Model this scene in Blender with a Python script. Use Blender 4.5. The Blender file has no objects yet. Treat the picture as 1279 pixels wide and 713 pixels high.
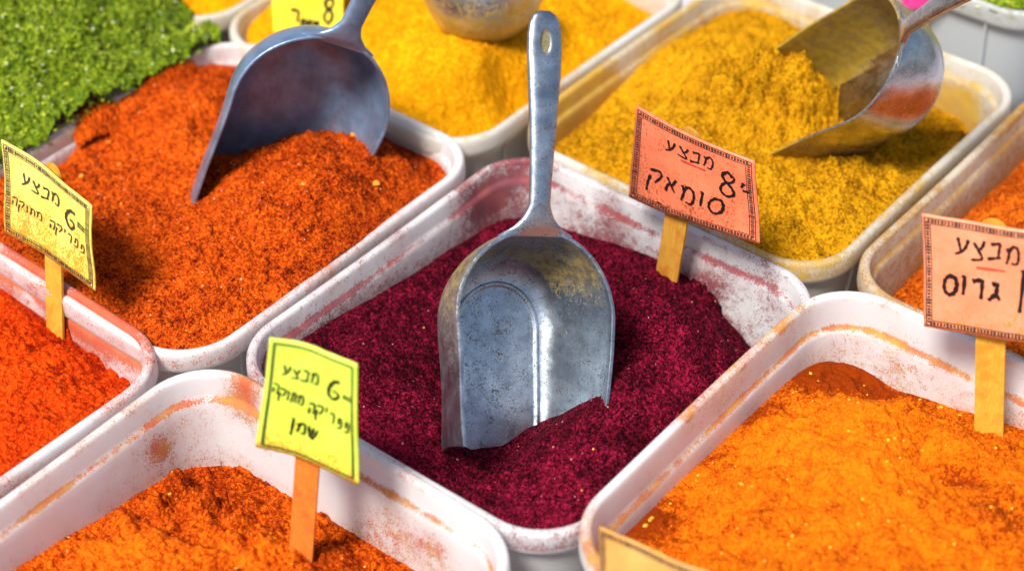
import bpy, math, random
import numpy as np
from mathutils import Vector, Matrix, noise as mnoise
random.seed(7)
S = bpy.context.scene
COL = S.collection

# ------------------------------------------------------------------ camera
FPX, PITCH, ROLL, H = 2275.8, 0.6958, -0.01809, 0.80
cam_d = bpy.data.cameras.new("camera")
cam = bpy.data.objects.new("camera", cam_d); COL.objects.link(cam)
cam_d.sensor_width = 36; cam_d.lens = FPX / 1279 * 36
cam_d.clip_start = 0.02; cam_d.clip_end = 500
cam.location = (0, 0, H)
cam.rotation_euler = (Matrix.Rotation(math.pi/2 - PITCH, 3, 'X') @ Matrix.Rotation(ROLL, 3, 'Z')).to_euler()
cam_d.dof.use_dof = True
cam_d.dof.focus_distance = 1.20
cam_d.dof.aperture_fstop = 3.9
S.camera = cam

# ------------------------------------------------------------------ light
SUN_EL, SUN_AZ = math.radians(58), math.radians(218)      # azimuth clockwise from +Y
world = bpy.data.worlds.new("World"); S.world = world; world.use_nodes = True
wt = world.node_tree
sky = wt.nodes.new('ShaderNodeTexSky'); sky.sky_type = 'NISHITA'; sky.sun_disc = False
sky.sun_elevation = SUN_EL; sky.sun_rotation = SUN_AZ
sky.air_density = 1.0; sky.dust_density = 2.5; sky.ozone_density = 1.0
wt.links.new(sky.outputs[0], wt.nodes['Background'].inputs[0])
wt.nodes['Background'].inputs[1].default_value = 0.085
sd = bpy.data.lights.new("sun", 'SUN'); sun = bpy.data.objects.new("sun", sd); COL.objects.link(sun)
sd.energy = 3.8; sd.angle = math.radians(17); sd.color = (1.0, 0.96, 0.90)
dirv = Vector((math.sin(SUN_AZ)*math.cos(SUN_EL), math.cos(SUN_AZ)*math.cos(SUN_EL), math.sin(SUN_EL)))
sun.rotation_euler = dirv.to_track_quat('Z', 'Y').to_euler(); sun.location = (0, 0, 3)
S.view_settings.view_transform = 'Standard'; S.view_settings.look = 'None'
S.view_settings.exposure = 0.60; S.view_settings.gamma = 1
S.render.engine = 'CYCLES'

# ------------------------------------------------------------------ measuring helpers
_c, _s = math.cos(PITCH), math.sin(PITCH); _cr, _sr = math.cos(ROLL), math.sin(ROLL)
def ray(px, py):
    a, b = px - 640, py - 356.5
    X = (_cr*a + _sr*b)/FPX; Y = -(-_sr*a + _cr*b)/FPX
    return Vector((X, _c + Y*_s, -_s + Y*_c))
def atz(px, py, z):
    r = ray(px, py); t = (z - H)/r.z
    return Vector((0, 0, H)) + r*t

# ------------------------------------------------------------------ node helpers
def new_mat(name):
    m = bpy.data.materials.new(name); m.use_nodes = True
    return m, m.node_tree, m.node_tree.nodes['Principled BSDF']
def N(t, kind, **kw):
    n = t.nodes.new(kind)
    for k, v in kw.items():
        if k.startswith('i_'):
            n.inputs[k[2:].replace('_', ' ')].default_value = v
        else: setattr(n, k, v)
    return n
def math_n(t, op, a, b=None, clamp=False):
    n = t.nodes.new('ShaderNodeMath'); n.operation = op; n.use_clamp = clamp
    for i, x in enumerate((a, b)):
        if x is None: continue
        if hasattr(x, 'links'): t.links.new(x, n.inputs[i])
        else: n.inputs[i].default_value = x
    return n.outputs[0]
def mix_c(t, fac, a, b, mode='MIX'):
    n = t.nodes.new('ShaderNodeMix'); n.data_type = 'RGBA'; n.blend_type = mode
    for i, x in ((0, fac), (6, a), (7, b)):
        if hasattr(x, 'links'): t.links.new(x, n.inputs[i])
        elif i == 0: n.inputs[0].default_value = x
        else: n.inputs[i].default_value = (*x, 1) if len(x) == 3 else x
    return n.outputs[2]
def noise_n(t, co, scale, detail=2, rough=.5, dist=0):
    n = N(t, 'ShaderNodeTexNoise'); n.inputs['Scale'].default_value = scale
    n.inputs['Detail'].default_value = detail; n.inputs['Roughness'].default_value = rough
    n.inputs['Distortion'].default_value = dist
    t.links.new(co, n.inputs['Vector']); return n.outputs['Fac']
def mapr(t, v, a, b, c=0., d=1.):
    n = t.nodes.new('ShaderNodeMapRange'); t.links.new(v, n.inputs[0])
    for i, x in enumerate((a, b, c, d)): n.inputs[i+1].default_value = x
    return n.outputs[0]
def objco(t): return N(t, 'ShaderNodeTexCoord').outputs['Object']
def attr(t, name):
    n = t.nodes.new('ShaderNodeAttribute'); n.attribute_name = name; return n.outputs['Fac']
def bump(t, h, strength, dist, normal=None):
    n = t.nodes.new('ShaderNodeBump'); n.inputs['Strength'].default_value = strength
    n.inputs['Distance'].default_value = dist; t.links.new(h, n.inputs['Height'])
    if normal is not None: t.links.new(normal, n.inputs['Normal'])
    return n.outputs[0]

def stain_mask(t, co, dens, fine=1100, mid=150, k=4):
    a = noise_n(t, co, fine, 3, .6); b = noise_n(t, co, mid, 3, .6)
    n = math_n(t, 'ADD', math_n(t, 'MULTIPLY', a, .68), math_n(t, 'MULTIPLY', b, .32))
    # remap noise (about .3-.7) to 0..1
    n = mapr(t, n, .36, .64)
    return math_n(t, 'MULTIPLY', math_n(t, 'SUBTRACT', dens, n), k, clamp=True)

def plastic_mat(name, base, stain, stain2, rough=.38):
    m, t, p = new_mat(name); co = objco(t)
    d = attr(t, 'stain')
    mk = stain_mask(t, co, d)
    smear = math_n(t, 'MULTIPLY', mapr(t, noise_n(t, co, 45, 4, .6), .3, .7), mapr(t, d, .04, .7, 0, 1.), clamp=True)
    tint = mix_c(t, mapr(t, noise_n(t, co, 60, 3), .4, .65), stain, stain2)
    soft = mix_c(t, .55, base, tint)
    c = mix_c(t, smear, base, soft)
    c = mix_c(t, math_n(t, 'MULTIPLY', mk, .88), c, tint)
    t.links.new(c, p.inputs['Base Color'])
    t.links.new(mapr(t, mk, 0, 1, rough, .95), p.inputs['Roughness'])
    p.inputs['Subsurface Weight'].default_value = 0.0
    p.inputs['IOR'].default_value = 1.5
    h = math_n(t, 'ADD', math_n(t, 'MULTIPLY', mk, 1.0), math_n(t, 'MULTIPLY', noise_n(t, co, 90, 3), .35))
    t.links.new(bump(t, h, .5, .0007), p.inputs['Normal'])
    tr = t.nodes.new('ShaderNodeBsdfTranslucent'); t.links.new(c, tr.inputs[0])
    mx = t.nodes.new('ShaderNodeMixShader'); mx.inputs[0].default_value = .38
    out = t.nodes['Material Output']
    t.links.new(p.outputs[0], mx.inputs[1]); t.links.new(tr.outputs[0], mx.inputs[2]); t.links.new(mx.outputs[0], out.inputs[0])
    return m

def powder_mat(name, mid, dark, light, grain=850, speck=None, gbump=.8, contrast=1.):
    m, t, p = new_mat(name); co = objco(t)
    v = N(t, 'ShaderNodeTexVoronoi'); v.inputs['Scale'].default_value = grain; t.links.new(co, v.inputs['Vector'])
    sep = t.nodes.new('ShaderNodeSeparateColor'); t.links.new(v.outputs['Color'], sep.inputs[0])
    n2 = noise_n(t, co, grain*.35, 3, .6); n3 = noise_n(t, co, 28, 3, .55)
    g = math_n(t, 'ADD', math_n(t, 'MULTIPLY', sep.outputs[0], .5*contrast), math_n(t, 'MULTIPLY', n2, .9*contrast))
    g = math_n(t, 'ADD', g, math_n(t, 'MULTIPLY', n3, .5))
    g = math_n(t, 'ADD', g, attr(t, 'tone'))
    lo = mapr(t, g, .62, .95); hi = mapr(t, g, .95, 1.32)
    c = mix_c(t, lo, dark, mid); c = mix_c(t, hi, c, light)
    if speck:
        v2 = N(t, 'ShaderNodeTexVoronoi'); v2.inputs['Scale'].default_value = 420; t.links.new(co, v2.inputs['Vector'])
        s2 = t.nodes.new('ShaderNodeSeparateColor'); t.links.new(v2.outputs['Color'], s2.inputs[0])
        k = math_n(t, 'MULTIPLY', math_n(t, 'GREATER_THAN', s2.outputs[1], .993), math_n(t, 'LESS_THAN', v2.outputs['Distance'], .32))
        c = mix_c(t, k, c, speck)
    t.links.new(c, p.inputs['Base Color']); p.inputs['Roughness'].default_value = .92
    p.inputs['Specular IOR Level'].default_value = .06
    hh = math_n(t, 'ADD', n2, math_n(t, 'MULTIPLY', v.outputs['Distance'], -.7))
    t.links.new(bump(t, hh, gbump, .0016), p.inputs['Normal'])
    return m

def metal_mat(name, dust, dust2, base=(.50, .54, .60), rough=.33, pits=.62, met=1.):
    m, t, p = new_mat(name); co = objco(t)
    d = attr(t, 'stain')
    mk = stain_mask(t, co, d, 900, 260, 5)
    blot = noise_n(t, co, 55, 5, .65); fine = noise_n(t, co, 800, 4, .7)
    c = mix_c(t, mapr(t, blot, .35, .7), tuple(x*.72 for x in base), tuple(min(1, x*1.25) for x in base))
    pit = mapr(t, math_n(t, 'ADD', math_n(t, 'MULTIPLY', fine, .7), math_n(t, 'MULTIPLY', noise_n(t, co, 130, 3, .6), .3)), pits-.06, pits)
    c = mix_c(t, pit, c, (.16, .15, .15))
    dd = mix_c(t, mapr(t, noise_n(t, co, 120, 2), .4, .6), dust, dust2)
    c = mix_c(t, mk, c, dd)
    t.links.new(c, p.inputs['Base Color'])
    t.links.new(math_n(t, 'SUBTRACT', met, math_n(t, 'MULTIPLY', mk, .95*met)), p.inputs['Metallic'])
    r = math_n(t, 'ADD', math_n(t, 'MULTIPLY', blot, .25), rough-.1)
    r = math_n(t, 'ADD', r, math_n(t, 'ADD', math_n(t, 'MULTIPLY', mk, .5), math_n(t, 'MULTIPLY', pit, .3)), clamp=True)
    t.links.new(r, p.inputs['Roughness'])
    sc = t.nodes.new('ShaderNodeMapping'); sc.inputs['Scale'].default_value = (1400, 90, 900); t.links.new(co, sc.inputs[0])
    scr = noise_n(t, sc.outputs[0], 1, 2)
    h = math_n(t, 'ADD', math_n(t, 'MULTIPLY', blot, .8), math_n(t, 'ADD', math_n(t, 'MULTIPLY', fine, .12), math_n(t, 'ADD', math_n(t, 'MULTIPLY', scr, .06), math_n(t, 'MULTIPLY', mk, .3))))
    t.links.new(bump(t, h, .35, .0014), p.inputs['Normal'])
    return m

def card_mat(name, base, base2, dust, rough=.45):
    m, t, p = new_mat(name); co = objco(t)
    mk = stain_mask(t, co, attr(t, 'stain'), 650, 200, 5)
    c = mix_c(t, mapr(t, noise_n(t, co, 40, 4, .6), .35, .65), base, base2)
    c = mix_c(t, math_n(t, 'MULTIPLY', mapr(t, noise_n(t, co, 900, 3, .7), .56, .66), .35), c, dust)
    c = mix_c(t, mk, c, dust)
    t.links.new(c, p.inputs['Base Color']); p.inputs['Roughness'].default_value = rough
    t.links.new(bump(t, noise_n(t, co, 55, 4), .5, .0018), p.inputs['Normal'])
    return m

def plain_mat(name, col, rough=.6, metal=0, var=.25, scale=150):
    m, t, p = new_mat(name); co = objco(t)
    c = mix_c(t, mapr(t, noise_n(t, co, scale, 4, .6), .3, .7), tuple(x*(1-var) for x in col), tuple(min(1, x*(1+var)) for x in col))
    t.links.new(c, p.inputs['Base Color']); p.inputs['Roughness'].default_value = rough; p.inputs['Metallic'].default_value = metal
    return m

def wood_mat(name, col, col2):
    m, t, p = new_mat(name); co = objco(t)
    mp = t.nodes.new('ShaderNodeMapping'); mp.inputs['Scale'].default_value = (900, 900, 45); t.links.new(co, mp.inputs[0])
    g = noise_n(t, mp.outputs[0], 1, 3, .6)
    c = mix_c(t, mapr(t, g, .35, .65), tuple(x*.75 for x in col), col)
    c = mix_c(t, mapr(t, noise_n(t, co, 90, 4, .65), .48, .62), c, col2)
    t.links.new(c, p.inputs['Base Color']); p.inputs['Roughness'].default_value = .75
    t.links.new(bump(t, g, .3, .0005), p.inputs['Normal'])
    return m

# ------------------------------------------------------------------ mesh helpers
def mesh_obj(name, verts, faces, mat, parent=None, smooth=True, attrs=None):
    me = bpy.data.meshes.new(name)
    if isinstance(verts, np.ndarray) and isinstance(faces, np.ndarray):
        nv, nf, k = len(verts), len(faces), faces.shape[1]
        me.vertices.add(nv); me.vertices.foreach_set('co', verts.astype(np.float32).ravel())
        me.loops.add(nf*k); me.loops.foreach_set('vertex_index', faces.astype(np.int32).ravel())
        me.polygons.add(nf); me.polygons.foreach_set('loop_start', np.arange(0, nf*k, k, dtype=np.int32))
        me.update(calc_edges=True); me.validate()
    else:
        me.from_pydata([tuple(v) for v in verts], [], [tuple(int(i) for i in f) for f in faces])
    if smooth: me.polygons.foreach_set('use_smooth', np.ones(len(me.polygons), dtype=bool))
    for k, v in (attrs or {}).items():
        a = me.attributes.new(k, 'FLOAT', 'POINT'); a.data.foreach_set('value', np.asarray(v, dtype=np.float32))
    me.materials.append(mat); me.update()
    o = bpy.data.objects.new(name, me); COL.objects.link(o)
    if parent is not None: o.parent = parent
    return o
def tag(o, label, cat=None, group=None, kind=None):
    if label: o['label'] = label
    if cat: o['category'] = cat
    if group: o['group'] = group
    if kind: o['kind'] = kind
    return o
def empty(name, loc, rotz=0):
    e = bpy.data.objects.new(name, None); e.empty_display_size = .02; COL.objects.link(e)
    e.location = loc; e.rotation_euler = (0, 0, rotz); return e

def rrect(a, b, r, nc=12, ns=34):
    """rounded rectangle outline, half sizes a, b; (n,2)"""
    r = max(min(r, a*.98, b*.98), .002); pts = []
    for (cx, cy, a0) in ((a-r, b-r, 0), (-a+r, b-r, 90), (-a+r, -b+r, 180), (a-r, -b+r, 270)):
        arc = [(cx + r*math.cos(math.radians(a0 + 90*i/nc)), cy + r*math.sin(math.radians(a0 + 90*i/nc))) for i in range(nc+1)]
        if pts:
            p = pts[-1]; q = arc[0]
            pts += [(p[0]+(q[0]-p[0])*k/ns, p[1]+(q[1]-p[1])*k/ns) for k in range(1, ns)]
        pts += arc
    p = pts[-1]; q = pts[0]
    pts += [(p[0]+(q[0]-p[0])*k/ns, p[1]+(q[1]-p[1])*k/ns) for k in range(1, ns)]
    return np.array(pts)

def fnoise(ny, nx, dx, lo, hi, seed, slope=0.):
    """band limited random field, wavelengths lo..hi (m), unit std"""
    rng = np.random.default_rng(seed)
    f = np.fft.rfft2(rng.standard_normal((ny, nx)))
    k = np.hypot(np.fft.fftfreq(ny, dx)[:, None], np.fft.rfftfreq(nx, dx)[None])
    k[0, 0] = 1e-9
    w = np.exp(-(k*lo)**2) * (1-np.exp(-(k*hi)**2)) * k**(-slope)
    w[0, 0] = 0
    g = np.fft.irfft2(f*w, s=(ny, nx)); return g/g.std()

def tps(P, Z, Q, lam=1e-5):
    P = np.asarray(P)*10; Q = np.asarray(Q)*10
    def U(r2): return np.where(r2 > 1e-12, .5*r2*np.log(r2+1e-12), 0)
    n = len(P); K = U(((P[:, None]-P[None])**2).sum(-1)) + lam*50*np.eye(n)
    A = np.zeros((n+3, n+3)); A[:n, :n] = K; A[:n, n] = 1; A[:n, n+1:] = P; A[n, :n] = 1; A[n+1:, :n] = P.T
    w = np.linalg.solve(A, np.r_[Z, 0, 0, 0])
    out = np.full(len(Q), w[n]) + Q @ w[n+1:]
    for i in range(n): out += w[i]*U(((Q-P[i])**2).sum(-1))
    return np.clip(out, min(Z)-.006, max(Z)+.006)

# ------------------------------------------------------------------ tubs
TH = -0.70
TW, TL = .2825, .3105
DEPTH = .125
TABLE_Z = -.128
def inset_at(z, ledge):
    return np.interp(z, [-DEPTH, -ledge-.002, -ledge, -.003, 0.0, .01], [.021, .0115, .0085, .0068, .0055, .0045])

class Tub: pass
def make_tub(cx, cy, label, mat, dz=0, th=TH, ledge=.018, rr=.046, lip=.35, band=.6, wall=.55, base=.05, seed=0, group='white plastic tubs packed side by side on the stall', blobs=()):
    kk = (H-dz)/H if dz < .03 else 1; cx *= kk; cy *= kk
    T = Tub(); T.cx, T.cy, T.dz, T.th, T.ledge, T.rr = cx, cy, dz, th, ledge, rr
    T.stain = (lip, band, wall, base); T.seed = seed; T.blobs = list(blobs)
    T.root = empty('spice_tub', (cx, cy, dz), th); T.mat = mat
    tag(T.root, label, 'tub', group)
    return T
def blob(T, px, py, z, r, v): q = to_local(T, np.array(atz(px, py, z))); T.blobs.append((q[0], q[1], z, r, v))
def to_local(T, P):
    d = np.asarray(P)[..., :2] - [T.cx, T.cy]; c, s = math.cos(T.th), math.sin(T.th)
    return np.stack([d[..., 0]*c + d[..., 1]*s, -d[..., 0]*s + d[..., 1]*c], -1)
def px_local(T, px, py, z):      # z relative to this tub's rim
    return to_local(T, np.array(atz(px, py, z + T.dz)))

def build_shell(T, heapf):
    # profile: (inset, z, side) from inner floor up, over the lip, down the outside
    L = T.ledge
    prof = [(.034, -DEPTH), (.026, -DEPTH+.001), (.0225, -DEPTH+.005), (.0205, -DEPTH+.012)]
    for k in range(1, 16): 
        z = -DEPTH+.012 + (DEPTH-.012-L-.003)*k/15; prof.append((.0205+(.0118-.0205)*k/15, z))
    prof += [(.0112, -L-.0008), (.0100, -L+.0004), (.0088, -L+.0012)]
    for k in range(1, 7):
        z = -L+.0012 + (L-.0032)*k/6; prof.append((.0088+(.0068-.0088)*k/6, z))
    prof += [(.0064, -.0008), (.0056, 0), (.0040, .0005), (.0022, .0004), (.0008, -.0006), (.0001, -.0022), (-.0002, -.0060), (-.0004, -.0110), (-.0004, -.0148), (.0004, -.0156), (.0014, -.0150)]
    inner_n = len(prof) - 3
    prof += [(.0020, -.0130), (.0042, -.0118), (.0050, -.0125), (.0060, -.030), (.0110, -.080), (.0165, -DEPTH-.001), (.021, -DEPTH-.0028), (.034, -DEPTH-.003)]
    a, b = TW/2, TL/2
    rings = [rrect(a-i, b-i, T.rr-i*.8) for i, z in prof]
    n = len(rings[0]); V = []; 
    for (i, z), R in zip(prof, rings):
        V.append(np.c_[R, np.full(n, z)])
    V = np.concatenate(V)
    # slight warp so that no tub is a perfect rectangle
    ph = T.seed*1.7
    V[:, 2] += .0012*np.sin(V[:, 0]*14+ph)*np.cos(V[:, 1]*11+ph*2) * np.clip(1+V[:, 2]/.1, 0, 1)
    V[:, 0] += .0012*np.sin(V[:, 1]*16+ph); V[:, 1] += .0012*np.sin(V[:, 0]*17+ph*3)
    F = []
    for k in range(len(prof)-1):
        for j in range(n):
            j2 = (j+1) % n
            F.append((k*n+j, k*n+j2, (k+1)*n+j2, (k+1)*n+j))
    F.reverse()
    Vl = [tuple(v) for v in V]; c0 = len(Vl); Vl.append((0, 0, -DEPTH)); Vl.append((0, 0, -DEPTH-.003))
    for j in range(n):
        F.append((c0, j, (j+1) % n)); q = (len(prof)-1)*n
        F.append((c0+1, q+(j+1) % n, q+j))
    lip, band, wall, base = T.stain
    hz = heapf(V[:, :2])
    dens = np.zeros(len(Vl))
    for idx in range(len(V)):
        x, y, z = V[idx]; k = idx//n
        n1 = mnoise.noise(Vector((x*28+T.seed*9, y*28, z*40))) ; n2 = mnoise.noise(Vector((x*9+T.seed*5, y*9+3, z*12)))
        if k < inner_n:
            d = base + wall*math.exp(-max(z-hz[idx], 0)/.013) + band*math.exp(-((z+L-.0005)/.0015)**2)*(.85+.7*n1)
            if z > -.003: d += lip*(.45+1.1*n2+.6*n1)
            d += .16*n1 + .12*n2
        else:
            d = base*.2 + .10*n1
            if z > -.006: d += lip*.3*(.4+n1*2)
        for (bx, by, bz, br, bv) in T.blobs:
            q = ((x-bx)**2+(y-by)**2+(z-bz)**2)/br**2
            if q < 4 and k < inner_n: d += 1.9*bv*math.exp(-q)*(1+.8*n1)
        dens[idx] = max(0, d)
    o = mesh_obj('tub_shell', Vl, F, T.mat, T.root, True, {'stain': dens})
    me = o.data
    # stiffening ribs on the outside near each corner
    for sx in (-1, 1):
        for sy in (-1, 1):
            for (px, py, nx, ny) in ((sx*(a-.006), sy*(b-.052), sx, 0), (sx*(a-.052), sy*(b-.006), 0, sy)):
                rv, rf = [], []
                for zz, off in ((-.0145, .0055), (-.11, -.0065)):
                    for w in (-.0009, .0009):
                        for dd in (-.003, 0):
                            rv.append((px+nx*(off+dd)*.75+(ny != 0)*w, py+ny*(off+dd)*.75+(nx != 0)*w, zz))
                q = len(rv)-8
                rf += [(q+0, q+1, q+3, q+2), (q+4, q+6, q+7, q+5), (q+0, q+4, q+5, q+1), (q+2, q+3, q+7, q+6), (q+0, q+2, q+6, q+4), (q+1, q+5, q+7, q+3)]
                mesh_obj('stiffening_rib', rv, rf, T.mat, T.root, False, {'stain': np.zeros(len(rv))})
    return o

HEAPG = 'heaps of ground spice, one in each tub'
def build_heap(T, ctrl, mat, label, cat='spice', over=None, dx=.001, amps=(.0005, .0010, .0016), clod=0, crack=0, crumbs=None, lo=.004, calm=(), lumps=(), tones=(), seed=1, name='spice_heap', ridges=(), tonebase=0):
    """ctrl: (px, py, z) picture measurements of surface points, z relative to the rim"""
    P = [px_local(T, *c) for c in ctrl]; Z = [c[2] for c in ctrl]
    P = [tuple(p) for p in P]
    def hf(Q): return tps(P, Z, Q)
    a, b = TW/2, TL/2
    nx, ny = int(2*a/dx)+3, int(2*b/dx)+3
    xs = (np.arange(nx)-(nx-1)/2)*dx; ys = (np.arange(ny)-(ny-1)/2)*dx
    X, Y = np.meshgrid(xs, ys)
    xc = np.linspace(-a-.003, a+.003, 48); yc = np.linspace(-b-.003, b+.003, 52)
    XC, YC = np.meshgrid(xc, yc); ZC = hf(np.c_[XC.ravel(), YC.ravel()]).reshape(XC.shape)
    def smooth(Q):
        u = np.clip((Q[:, 0]-xc[0])/(xc[1]-xc[0]), 0, len(xc)-1.001); v = np.clip((Q[:, 1]-yc[0])/(yc[1]-yc[0]), 0, len(yc)-1.001)
        i, j = u.astype(int), v.astype(int); fu, fv = u-i, v-j
        return (ZC[j, i]*(1-fu)*(1-fv)+ZC[j, i+1]*fu*(1-fv)+ZC[j+1, i]*(1-fu)*fv+ZC[j+1, i+1]*fu*fv)
    Zs = smooth(np.c_[X.ravel(), Y.ravel()]).reshape(X.shape)
    D = amps[0]*.38*fnoise(ny, nx, dx, .0014, .0035, seed) + amps[1]*fnoise(ny, nx, dx, .004, .015, seed+1) + amps[2]*fnoise(ny, nx, dx, lo, .09, seed+2, 1.7)
    if clod:
        g = fnoise(ny, nx, dx, .0035, .012, seed+3); m = fnoise(ny, nx, dx, .02, .08, seed+4)
        D += clod*np.clip(np.abs(g)-.1, 0, 1.6)*np.clip(.55+m*.5, 0.05, 1.4)
        g2 = fnoise(ny, nx, dx, .0022, .006, seed+5)
        D += clod*.35*np.clip(g2-.2, 0, 2)*np.clip(.6+m*.4, 0.1, 1.3)
    if crack:
        g = fnoise(ny, nx, dx, .006, .035, seed+7); m = fnoise(ny, nx, dx, .02, .10, seed+8)
        D -= crack*np.exp(-(g/.13)**2)*np.clip(m*.9+.1, 0, 1.2)
    e_ = np.minimum(TW/2-.010-np.abs(X), TL/2-.010-np.abs(Y))
    rc_ = np.hypot(np.maximum(np.abs(X)-(TW/2-T.rr), 0), np.maximum(np.abs(Y)-(TL/2-T.rr), 0)); e_ = np.minimum(e_, T.rr-.012-rc_)
    for (px, py, z, r, k) in calm:
        q = px_local(T, px, py, z); D *= 1-k*np.exp(-((X-q[0])**2+(Y-q[1])**2)/r**2)
    if over is None: D *= np.clip(e_/.014, .12, 1)
    Zt = Zs + D
    if crumbs:
        cr = random.Random(seed*7); n_, r0, r1, sp = crumbs
        for _ in range(n_):
            px, py, z, sg = cr.choice(sp); q = px_local(T, px, py, z); x, y = cr.gauss(q[0], sg), cr.gauss(q[1], sg); r = r0+(r1-r0)*cr.random()**2.2
            if abs(x) > TW/2-.020 or abs(y) > TL/2-.020: continue
            i0, j0 = int((x-r*1.3-xs[0])/dx), int((y-r*1.3-ys[0])/dx); k = int(2.6*r/dx)+2
            sl_ = (slice(max(j0, 0), j0+k), slice(max(i0, 0), i0+k)); e1 = cr.uniform(.7, 1.4); a_ = cr.uniform(0, 3)
            u_ = (X[sl_]-x)*math.cos(a_)+(Y[sl_]-y)*math.sin(a_); v_ = -(X[sl_]-x)*math.sin(a_)+(Y[sl_]-y)*math.cos(a_)
            Zt[sl_] += r*.75*np.sqrt(np.clip(1-((u_/e1)**2+v_**2)/r**2*(1+.15*D[sl_]/.001), 0, 1))
    for (px, py, z, r, h) in lumps:
        q = px_local(T, px, py, z); rr2 = ((X-q[0])**2+(Y-q[1])**2)/r**2
        wob = 1+.25*fnoise(ny, nx, dx, .004, .02, seed+9)
        Zt += h*np.sqrt(np.clip(1-rr2*wob, 0, 1))
    for (x0, y0, x1, y1, z, w, h) in ridges:
        p0, p1 = px_local(T, x0, y0, z), px_local(T, x1, y1, z); d = p1-p0; L2 = d@d
        t_ = np.clip(((X-p0[0])*d[0]+(Y-p0[1])*d[1])/L2, 0, 1)
        dist = np.hypot(X-p0[0]-t_*d[0], Y-p0[1]-t_*d[1]); Zt += h*np.exp(-(dist/w)**2)
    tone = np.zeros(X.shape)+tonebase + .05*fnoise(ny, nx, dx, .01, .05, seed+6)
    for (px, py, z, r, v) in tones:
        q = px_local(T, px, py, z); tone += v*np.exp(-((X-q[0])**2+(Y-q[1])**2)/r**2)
    # fit inside the tub: outline shrinks with depth
    ins = inset_at(Zs, T.ledge) - .0013
    if over is not None: ins = np.full(X.shape, over)
    A, B = a-ins, b-ins; R = np.maximum(T.rr-ins*.8, .01)
    qx, qy = np.abs(X)-(A-R), np.abs(Y)-(B-R)
    mx, my = np.maximum(qx, 0), np.maximum(qy, 0)
    sd_ = np.hypot(mx, my)+np.minimum(np.maximum(qx, qy), 0)-R
    gx = np.where((qx > 0) & (qy > 0), mx/np.maximum(np.hypot(mx, my), 1e-9), (qx >= qy)*1.)*np.sign(X)
    gy = np.where((qx > 0) & (qy > 0), my/np.maximum(np.hypot(mx, my), 1e-9), (qx < qy)*1.)*np.sign(Y)
    out = sd_ > 0
    X2 = np.where(out, X-gx*sd_, X); Y2 = np.where(out, Y-gy*sd_, Y)
    ok = sd_ < dx*1.5
    idx = np.full(X.shape, -1); 
    fm = ok[:-1, :-1] & ok[1:, :-1] & ok[:-1, 1:] & ok[1:, 1:]
    used = np.zeros(X.shape, bool)
    for s1, s2 in ((slice(0, -1), slice(0, -1)), (slice(1, None), slice(0, -1)), (slice(0, -1), slice(1, None)), (slice(1, None), slice(1, None))):
        used[s1, s2] |= fm
    idx[used] = np.arange(used.sum())
    V = np.c_[X2[used], Y2[used], Zt[used]]
    J, I = np.nonzero(fm)
    F = np.c_[idx[J, I], idx[J, I+1], idx[J+1, I+1], idx[J+1, I]]
    o = mesh_obj(name, V, F, mat, None, True, {'tone': tone[used]})
    o.location = T.root.location; o.rotation_euler = T.root.rotation_euler
    tag(o, label, cat, HEAPG)
    T.heap = o; T.smooth = smooth
    def top(x, y):
        i = int(round((x-xs[0])/dx)); j = int(round((y-ys[0])/dx)); i = min(max(i, 0), nx-1); j = min(max(j, 0), ny-1)
        return Zt[j, i]
    T.top = top
    build_shell(T, smooth)
    return o

OCT = [(1, 0, 0), (-1, 0, 0), (0, 1, 0), (0, -1, 0), (0, 0, 1), (0, 0, -1)]
OCTF = [(0, 2, 4), (2, 1, 4), (1, 3, 4), (3, 0, 4), (2, 0, 5), (1, 2, 5), (3, 1, 5), (0, 3, 5)]
def grains(T, n, mat, size, seed, name='loose_grains', spots=None):
    rng = random.Random(seed); V, F = [], []
    a, b = TW/2-.02, TL/2-.02
    for _ in range(n):
        if spots and rng.random() < .5:
            px, py, z, r = rng.choice(spots); q = px_local(T, px, py, z); x, y = rng.gauss(q[0], r), rng.gauss(q[1], r)
            x = max(-a, min(a, x)); y = max(-b, min(b, y))
        else: x, y = rng.uniform(-a, a), rng.uniform(-b, b)
        s = size*rng.uniform(.5, 1.3); z = T.top(x, y)+s*.3; q = len(V); an = rng.uniform(0, 6.28); ca, sa = math.cos(an), math.sin(an)
        e = rng.uniform(.6, 1.5)
        for (i, j, k) in OCT:
            i *= e; V.append((x+s*(i*ca-j*sa)*rng.uniform(.8, 1.1), y+s*(i*sa+j*ca), z+s*k*.7))
        F += [tuple(q+t for t in f) for f in OCTF]
    o = mesh_obj(name, V, F, mat, T.heap, False); o['kind'] = 'stuff'; return o

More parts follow.
